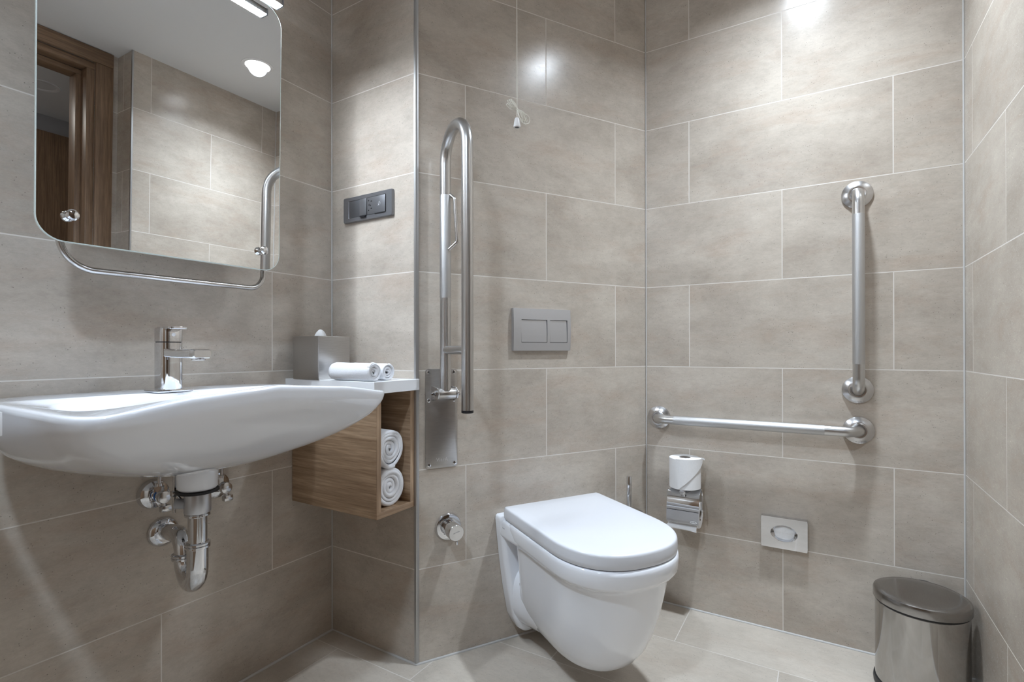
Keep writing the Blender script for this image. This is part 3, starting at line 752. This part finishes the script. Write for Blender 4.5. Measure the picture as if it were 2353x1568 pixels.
# deck joining flange and rim, and the trapway between flange and bowl
dk = MB().loft([[Vector((x - SK * d_, -d_, z - tz)) for x, z in rrect(-.1905 * q, .1905 * q, .350 + e, .4095 - e * .2, .012, 4)] for d_, q, e in ((.030, 1.0, 0), (.080, .985, 0), (.13, .974, .002), (.16, .965, .006))])
obj('rear_deck', dk, CERAMIC, to, angle=60)
tp = MB()
pr_ = []
for d_, zc, hw, hh in ((.035, .160, .160, .124), (.060, .160, .156, .120), (.090, .158, .147, .114), (.12, .157, .140, .108), (.18, .156, .134, .090)):
    pr_.append([Vector((hw * sup(cos(2 * pi * k / 36), 2.6) - SK * d_, -d_, zc + hh * sup(sin(2 * pi * k / 36), 2.6) - tz)) for k in range(36)])
tp.loft(pr_); obj('trapway', tp, CERAMIC, to, angle=60)
for sx in (-1, 1): obj('fixing_hole', MB().lathe([(.009, 0), (.009, .002), (.006, .0035), (.0005, .0035)], (sx * .1455 - .006, -.098, .215 - tz), (sx, 0, 0), 20), ANOD_D, to)
def lid(z, ins): return dshape(.1850 - ins, .5415 - ins, .046 + ins, z, 40, 2.35)
ldm = MB().loft([lid(.4120, .005), lid(.4125, .002), lid(.4140, .0006), lid(.4250, -.0006), lid(.4430, .0004), lid(.4468, .0012), lid(.4490, .0028), lid(.4505, .0055), lid(.4512, .010), lid(.4515, .05), lid(.4517, .10)])
obj('lid', ldm, SEAT, to, angle=70)
obj('lid_gap_shade', MB().loft([dshape(.177, .530, .056, .4085, 40), dshape(.1785, .532, .056, .4130, 40)]), ANOD_D, to)  # dark sheet standing in for the shade in the gap under the lid
obj('printed_name', text_mb('VitrA', .0062, .0001, mat_rot=Matrix.Rotation(-pi / 2, 4, 'Z'), at=(-.1968, -.064, .388 - tz), spacing=1.1), INK, to)

# ------------------------------------------------------------------ toilet brush
tbx = c_at(-.1420, .066, 0)
tbr = thing('toilet_brush', 'chrome toilet brush in a holder behind the toilet lid', 'toilet brush', tbx)
obj('holder', MB().lathe([(.040, .001), (.047, .003), (.047, .352), (.045, .355), (.040, .355)], seg=40), STEEL_V, tbr)
obj('lid', MB().lathe([(.0490, .354), (.0500, .357), (.0490, .368), (.040, .3725), (.010, .375)], seg=40), DCHROME, tbr)
obj('handle', MB().lathe([(.0085, .37), (.0088, .38), (.0088, .492), (.0080, .4945), (.001, .495)], seg=28), CHROME, tbr)

# ------------------------------------------------------------------ grab bars on the back wall
def grab(name, label, loc, length, vertical, k0, k1, endbend=.042):
    t = thing(name, label, 'grab bar', loc, RD, 'fixed steel grab bars on the back wall')
    off = .060
    e0 = Vector((0, 0, 0)); e1 = Vector((0, 0, length)) if vertical else Vector((length, 0, 0))
    pts = fillet([e0 + Vector((0, -.004, 0)), e0 + Vector((0, -off, 0)), e1 + Vector((0, -off, 0)), e1 + Vector((0, -.004, 0))], endbend, 10)
    obj('bar', MB().tube(pts, .0160, 32), STEEL_V if vertical else STEEL_H, t)
    ax = (0, 0, 1) if vertical else (1, 0, 0)
    st = Vector((0, -off, k0)) if vertical else Vector((k0, -off, 0))
    obj('knurled_grip', MB().lathe([(.0160, 0), (.0163, .0015), (.0163, k1 - k0 - .0015), (.0160, k1 - k0)], st, ax, 36), KNURL, t)
    for e in (e0, e1):
        f = obj('flange', MB().lathe([(.0415, .0006), (.0425, .002), (.0420, .0045), (.0275, .0145), (.0245, .0150), (.0245, .0165), (.0220, .0190), (.0175, .0185), (.0160, .0170)], e, (0, -1, 0), 48), STEEL_D, t)
        obj('stamped_name', text_mb('VitrA', .0078, .0001, mat_rot=Matrix.Rotation(math.radians(-33), 4, 'X'), at=e + Vector((0, -.0092, -.0355)), spacing=1.1), ETCHD, f)
    return t
grab('grab_bar', 'upright steel grab bar on the back wall near the right corner', (0, -.6690, .8205), .6135, True, .082, .540)
grab('grab_bar', 'level steel grab bar on the back wall above the toilet roll', (0, -.0500, .6940), .6210, False, .068, .530)

# ------------------------------------------------------------------ toilet paper holder and rolls
hy, hz = -.1570, .440
ph = thing('toilet_paper_holder', 'chrome covered toilet roll holder on the back wall below the level bar', 'toilet paper holder', (0, hy, hz), RD)
obj('wall_rose', MB().lathe([(.020, .001), (.020, .006), (.016, .010)], (.006, 0, .010), (0, -1, 0), 36), CHROME, ph)
obj('post', MB().cyl((.000, -.006, .013), (-.001, -.104, .0100), .0095, 28, .001), CHROME, ph)
cv = MB(); lo = []
def flap(pr, w0, w1, th=.0012):
    a_ = []
    for o_, z_ in pr:
        a_.append([Vector((w0, -o_, z_)), Vector((w1, -o_, z_)), Vector((w1, -o_ + th, z_ - th * .6)), Vector((w0, -o_ + th, z_ - th * .6))])
    return MB().loft(a_)
up = [(.042, .012), (.062, .0135), (.080, .009), (.0905, 0), (.0975, -.013), (.1020, -.028), (.1050, -.044), (.1060, -.0525)]
obj('cover', flap(up, -.0540, .0550), CHROME, ph)
lw = [(.1063, -.0545), (.1073, -.068), (.1078, -.085), (.1075, -.0955), (.1060, -.098)]
lf = obj('flap', flap(lw, -.0540, .0550), SATIN, ph)
obj('hinge_gap', MB().box((-.053, -.1055, -.0550), (.054, -.1035, -.0520)), DARK, ph)
obj('hinge_barrel', MB().cyl((-.054, -.052, .0105), (.055, -.052, .0105), .0055, 20), CHROME, ph)
bdg = MB().prism(ellipse(.0385, -.0885, .0128, .0052, 32), -.1086, -.1076)
bo = obj('badge', bdg, LAMPW, lf)
obj('badge_rim', MB().tube([Vector((.0385 + .0130 * cos(2 * pi * k / 32), -.1086, -.0885 + .0054 * sin(2 * pi * k / 32))) for k in range(32)], .0005, 6, closed=True), INK, bo)
obj('badge_name', text_mb('smedbo', .0058, .0001, at=(.0385, -.1088, -.0883)), INK, bo)
wr = fillet([(.053, -.052, .010), (.0610, -.075, .004), (.0630, -.090, -.052), (.0635, -.056, -.0595), (.050, -.056, -.0595)], (.010, .008, .004), 8)
obj('wire_arm', MB().tube(wr, .0026, 12), CHROME, ph)
wl = fillet([(-.053, -.052, .010), (-.0600, -.060, .0), (-.0600, -.056, -.0595), (-.046, -.056, -.0595)], (.006, .006), 8)
obj('wire_arm', MB().tube(wl, .0026, 12), CHROME, ph)
obj('spindle', MB().cyl((-.058, -.0560, -.0595), (.061, -.0560, -.0595), .0040, 16), CHROME, ph)

def paper_roll(name, label, loc, rot, R, h, r0):
    t = thing(name, label, 'toilet paper', loc, rot)
    obj('paper', MB().lathe([(r0, 0.0), (R - .002, 0), (R, .0015), (R * 1.003, h * .5), (R, h - .0015), (R - .002, h), (r0, h), (r0, 0.0)], seg=56, cap=False), PAPER, t)
    obj('core', MB().lathe([(r0 - .0012, .0005), (r0 - .0001, .0005), (r0 - .0001, h - .0005), (r0 - .0012, h - .0005), (r0 - .0012, .0005)], seg=40, cap=False), CARD, t)
    return t
# roll in the holder, axis along local z turned to lie along the wall
RO, RZ, RR = .0560, -.0750, .0455
rl = paper_roll('toilet_roll', 'toilet roll hanging inside the chrome holder', (-RO, hy + .0515, hz + RZ), (pi / 2, 0, 0), RR, .103, .020)
lpz = [(RO + (RR + .0004) * cos(a), RZ + (RR + .0004) * sin(a)) for a in [math.radians(x) for x in (40, 20, 0, -20, -38)]] + [(.0965, -.1085), (.0985, -.1155), (.0990, -.1195)]
# the loose sheet is part of the roll: build it in the roll's local frame
def to_roll(x, o_, z_):
    wv = Vector((-o_, hy - x, hz + z_)); return rl.matrix_basis.inverted() @ wv
bpy.context.view_layer.update()
s0 = []
for i, (o_, z_) in enumerate(lpz):
    wob_ = .0015 * sin(i * 1.3)
    lft = -.0515 - (.009 if i >= 6 else 0) * (1 if i == 6 else .5); rgt = .046
    s0.append([to_roll(lft, o_ + wob_, z_), to_roll(-.02, o_ + .001, z_ - .001), to_roll(.015, o_, z_ - .002 if i == 7 else z_), to_roll(rgt, o_ + wob_, z_ - (.006 if i == 7 else 0))])
sh_ = MB()
ss = []
for row in s0: ss.append(row + [p + Vector((0, 0, 0)) + (to_roll(0, 0, 0) - to_roll(0, .0006, 0)) for p in row[::-1]])
sh_.loft(ss); obj('loose_sheet', sh_, PAPER, rl, angle=60)

sr = paper_roll('toilet_roll', 'spare toilet roll standing upright on the spindle above the holder', (-.066, -.1580, .4600), (0, 0, 0), .0530, .1060, .0195)
# folded point of the last sheet, wrapped round the roll
fm = MB(); rows = []
A0, A1 = 160.0, 283.0
for i in range(19):
    f = i / 18; a = math.radians(A0 + (A1 - A0) * f)      # angle round the roll, facing the room
    ztop = .1070; zlow = .0015 if f < .075 else .0015 + .1000 * (f - .075) / .925
    if i == 0: zlow = .085
    Rr = .0560 + .0008 * sin(f * 9) + (.003 * f ** 4)
    rows.append([Vector((q * cos(a), q * sin(a), z)) for q, z in ((Rr, ztop), (Rr, (ztop + zlow) / 2), (Rr, zlow), (Rr - .0009, zlow), (Rr - .0009, ztop))])
rows.append([p + Vector((-.003, -.0065, -.002)) for p in rows[-1]])
fm.loft(rows); obj('folded_sheet', fm, PAPER, sr, angle=60)
obj('top_fold', MB().loft([[Vector((.0558 * cos(math.radians(A0 + (A1 - A0) * i / 12)), .0558 * sin(math.radians(A0 + (A1 - A0) * i / 12)), .1069)) for i in range(13)], [Vector((.024 * cos(math.radians(155 + 105 * i / 12)) * (1 + .08 * sin(i * 1.7)), .024 * sin(math.radians(155 + 105 * i / 12)) * (1 + .08 * sin(i * 1.7)), .1072)) for i in range(13)]], False, False, closed=False), PAPER, sr)
obj('spare_spindle', MB().cyl((-.006, -.066, .012), (-.006 + .007, -.066, .118), .0055, 20, .001).lathe([(.018, .0145), (.018, .0175)], (.001, -.066, 0), seg=28), CHROME, ph)

# ------------------------------------------------------------------ sanitary bag dispenser
sd = thing('sanitary_bag_dispenser', 'polished steel bag dispenser with oval opening low on the back wall', 'dispenser', (0, -.4645, .3365), RD)
n = 56
orr = []
for k in range(72):
    a = 2 * pi * (k + .5) / 72; t = min(.069 / max(abs(cos(a)), 1e-6), .052 / max(abs(sin(a)), 1e-6)); orr.append((t * cos(a), t * sin(a)))
def ring_o(a, b, y, dz=0): return [Vector((a * cos(math.atan2(p[1] / b, p[0] / a)), y, b * sin(math.atan2(p[1] / b, p[0] / a)) + dz)) for p in orr]
fp_ = MB().loft([lz(orr, 0.0), lz(orr, -.0195), lz([(x * .985, z * .98) for x, z in orr], -.0215),
                 ring_o(.0400, .0270, -.0215), ring_o(.0385, .0258, -.0205), ring_o(.0300, .0240, -.0130), ring_o(.0295, .0235, -.010)], False, False)
obj('cover', fp_, CHROME, sd, angle=25)
bg = MB(); lps = []
for f, y in ((1.0, -.0105), (.85, -.0125), (.6, -.0140), (.3, -.0148), (.05, -.0150)):
    lps.append([Vector((.0298 * f * cos(2 * pi * k / 48), y - .0012 * sin(5 * 2 * pi * k / 48) * f, .0238 * f * sin(2 * pi * k / 48))) for k in range(48)])
bg.loft(lps)
bgo = obj('sanitary_bags', bg, PAPER, loc=(0, -.4645, .3365), angle=30); bgo.rotation_euler = RD
tag(bgo, 'white sanitary bags showing in the oval opening of the steel dispenser', 'bags')

# ------------------------------------------------------------------ pedal bin
pb = thing('pedal_bin', 'round steel pedal bin with dark lid in the right corner', 'bin', (-.1380, -.8060, 0))
RB = .1045
obj('body', MB().lathe([(RB - .002, .018), (RB, .020), (RB, .236), (RB - .002, .238)], seg=72), BINSTEEL, pb)
obj('base_ring', MB().lathe([(RB - .01, .001), (RB + .003, .002), (RB + .0045, .010), (RB + .003, .019), (RB - .004, .021)], seg=72), RUBBER, pb, label='black plastic base ring')
obj('rim_gasket', MB().lathe([(RB - .006, .236), (RB - .001, .237), (RB - .001, .245), (RB - .006, .246)], seg=72), RUBBER, pb)
obj('lid', MB().lathe([(RB - .004, .2435), (RB + .0035, .2435), (RB + .0045, .245), (RB + .0045, .264), (RB + .003, .2685), (RB - .003, .2715), (RB - .02, .2730), (RB * .5, .2748), (.0005, .2754)], seg=72), BINLID, pb)
# hinge towards the corner, pedal towards the room
ca = math.radians(20)
obj('hinge', MB().box((.098, -.034, .225), (.113, -.004, .2700), .006), RUBBER, pb)
pd = MB().box((-.135, -.022, .008), (-.098, .022, .016), .003)
obj('pedal', pd, RUBBER, pb)

# ------------------------------------------------------------------ emergency pull cord
pu = thing('pull_cord', 'thin white emergency pull cord with a looped knot by the toilet wall', 'pull cord', c_at(-.6275, .12, 1.630), RC)
def Pc(x, z, d=0): return Vector((x, d, z))
obj('bell', MB().lathe([(.0065, -.001), (.0105, 0), (.0110, .002), (.0090, .014), (.0072, .024), (.0055, .0275), (.0012, .0285)], seg=28, cap=False), LAMPW, pu)
obj('bell_mouth', MB().lathe([(.0002, .001), (.0068, .001), (.0066, .0), (.0002, .0)], seg=24, cap=False), ANOD_D, pu)
obj('cord', MB().tube([Pc(0, .028), Pc(.0004, .055), Pc(0, .076), Pc(.0006, .09), Pc(0, .12), Pc(0, CEIL - 1.6305)], .0014, 8), CORD, pu)
def loop(pts, n=10):
    # closed-ish smooth curve through points
    P_ = [Vector((x, d_, z)) for x, z, d_ in pts]; out = []
    m_ = len(P_)
    for i in range(m_ - 1):
        p0 = P_[max(i - 1, 0)]; p1 = P_[i]; p2 = P_[i + 1]; p3 = P_[min(i + 2, m_ - 1)]
        for k in range(n):
            t = k / n; out.append(.5 * ((2 * p1) + (p2 - p0) * t + (2 * p0 - 5 * p1 + 4 * p2 - p3) * t * t + (3 * p1 - p0 - 3 * p2 + p3) * t ** 3))
    out.append(P_[-1]); return out
kx, kz = .0005, .0555
kn = MB()
rn = random.Random(4)
for i in range(5):   # lower right loops
    a = .36 + .13 * i; ln = .040 + .004 * (i % 3)
    ex, ez = kx + ln * sin(a), kz - ln * cos(a); w_ = .0045 + .001 * i
    kn.tube(loop([(kx, kz, 0), ((kx + ex) / 2 - w_ * cos(a), (kz + ez) / 2 - w_ * sin(a), .003 * (i - 2)), (ex - .002, ez - .001, .002 * (i - 2)), (ex + .003, ez + .002, .002 * (i - 2)), ((kx + ex) / 2 + w_ * cos(a), (kz + ez) / 2 + w_ * sin(a), -.003), (kx, kz, 0)]), .0013, 7)
kn.tube(loop([(kx, kz, 0), (.020, .0490, .002), (.0385, .0455, .003), (.0465, .034, .003), (.0415, .021, .002), (.028, .0165, 0), (.017, .0195, 0)]), .0013, 7)
for i in range(5):   # upper left loops
    a = .75 + .14 * i; ln = .031 + .0025 * (i % 3)
    ex, ez = kx - ln * sin(a), kz + ln * cos(a); w_ = .0045 + .0008 * i
    kn.tube(loop([(kx, kz, 0), ((kx + ex) / 2 - w_ * cos(a), (kz + ez) / 2 - w_ * sin(a), .002 * (i - 2)), (ex - .002, ez - .001, .002 * (i - 2)), (ex + .002, ez + .002, .001 * i), ((kx + ex) / 2 + w_ * cos(a), (kz + ez) / 2 + w_ * sin(a), -.002), (kx, kz, 0)]), .0013, 7)
kn.sphere((kx, 0, kz), .0032, (1, 1, 1.5), 12)
obj('looped_knot', kn, CORD, pu)

# ------------------------------------------------------------------ lights
dl = thing('downlight', 'round recessed ceiling downlight shining in the mirror', 'lamp', (LX, LY, CEIL))
obj('trim_ring', MB().lathe([(LR + .018, -.0002), (LR + .018, -.002), (LR + .014, -.004), (LR + .001, -.003), (LR - .001, 0.0), (LR - .001, .055), (LR + .001, .056)], seg=56, cap=False), LAMPW, dl)
obj('lens', MB().lathe([(LR - .0025, .004), (LR - .0025, .006)], seg=56), DOWNM, dl)
d2 = thing('downlight', 'round ceiling downlight near the entrance behind the viewer', 'lamp', (-2.22, -.18, CEIL))
obj('trim_ring', MB().lathe([(LR + .018, -.0002), (LR + .018, -.002), (LR + .014, -.004), (LR + .001, -.003), (LR - .001, -.001)], seg=56, cap=False), LAMPW, d2)
obj('lens', MB().lathe([(LR - .001, -.001), (LR - .001, -.0005)], seg=48), DOWNM, d2)
cd = thing('downlight', 'unlit round downlight in the corridor ceiling seen in the mirror', 'lamp', (-.862, -1.80, CEIL))
obj('trim_ring', MB().lathe([(.085, -.0002), (.085, -.002), (.080, -.005), (.066, -.004), (.062, -.001)], seg=48, cap=False), LAMPW, cd)
obj('lens', MB().lathe([(.063, -.001), (.063, -.0005)], seg=48), PLASTER, cd)

LIGHTC = (0.79, 0.89, 1.0)
def lamp(name, kind, loc, energy, col=(1, 1, 1), **kw):
    ld = bpy.data.lights.new(name, kind); ld.energy = energy; ld.color = col
    for k, v in kw.items(): setattr(ld, k, v)
    o = bpy.data.objects.new(name, ld); COL.objects.link(o); o.location = loc; return o
# beams of the recessed downlights: strongest straight down, cut off sideways by the can
def beam(name, loc, energy, col, power=1.0, angle=133, blend=0.16, size=0.045):
    o = lamp(name, 'SPOT', loc, energy, col, spot_size=math.radians(angle), spot_blend=blend, shadow_soft_size=size)
    ld = o.data; ld.use_nodes = True; nt = ld.node_tree
    em = next(n for n in nt.nodes if n.type == 'EMISSION')
    tc = nt.nodes.new('ShaderNodeTexCoord'); sp = nt.nodes.new('ShaderNodeSeparateXYZ'); L(nt, tc.outputs['Normal'], sp.inputs[0])
    ab = nt.nodes.new('ShaderNodeMath'); ab.operation = 'ABSOLUTE'; L(nt, sp.outputs[2], ab.inputs[0])
    pw = nt.nodes.new('ShaderNodeMath'); pw.operation = 'POWER'; L(nt, ab.outputs[0], pw.inputs[0]); pw.inputs[1].default_value = power
    L(nt, pw.outputs[0], em.inputs['Strength'])
    return o
beam('downlight_beam', (LX, LY, CEIL - .006), 128, LIGHTC, 4.0)
beam('downlight_beam', (-2.22, -.18, CEIL - .008), 108, (0.68, 0.83, 1.0), 1.0, 150, .5, .055)
lamp('corridor_fill', 'AREA', (-1.35, -1.75, CEIL - .02), 2.5, (1.0, 0.96, 0.9), shape='DISK', size=.14)  # added fill lamp without a fixture, lifts the dark corridor

W_ = bpy.data.worlds.new('World'); S.world = W_; W_.use_nodes = True
W_.node_tree.nodes['Background'].inputs[0].default_value = (0.9, 0.95, 1, 1); W_.node_tree.nodes['Background'].inputs[1].default_value = 0.0

# ------------------------------------------------------------------ camera (position and optics solved from the tile joints)
f_px, ppx, ppy = 1187.18, 1158.63, 803.21
yaw, pit, rol = 1.018926, 0.0021527, -0.0014452
fw = Vector((sin(yaw) * cos(pit), cos(yaw) * cos(pit), sin(pit)))
r0 = Vector((cos(yaw), -sin(yaw), 0)); u0 = r0.cross(fw)
Rv = r0 * cos(rol) + u0 * sin(rol); Uv = -r0 * sin(rol) + u0 * cos(rol)
cam = bpy.data.cameras.new('Camera'); co = bpy.data.objects.new('Camera', cam); COL.objects.link(co)
M = Matrix(((Rv.x, Uv.x, -fw.x, -1.96625), (Rv.y, Uv.y, -fw.y, -0.57454), (Rv.z, Uv.z, -fw.z, 0.94595), (0, 0, 0, 1)))
co.matrix_world = M
cam.sensor_fit = 'HORIZONTAL'; cam.sensor_width = 36; cam.lens = f_px / 2353 * 36
cam.shift_x = (1176.5 - ppx) / 2353; cam.shift_y = (ppy - 784) / 2353
cam.clip_start = 0.02
S.camera = co
S.view_settings.view_transform = 'Standard'; S.view_settings.look = 'None'; S.view_settings.gamma = 1; S.view_settings.use_curve_mapping = False
S.view_settings.exposure = 0.32
S.cycles.max_bounces = 12; S.cycles.diffuse_bounces = 6; S.cycles.glossy_bounces = 8
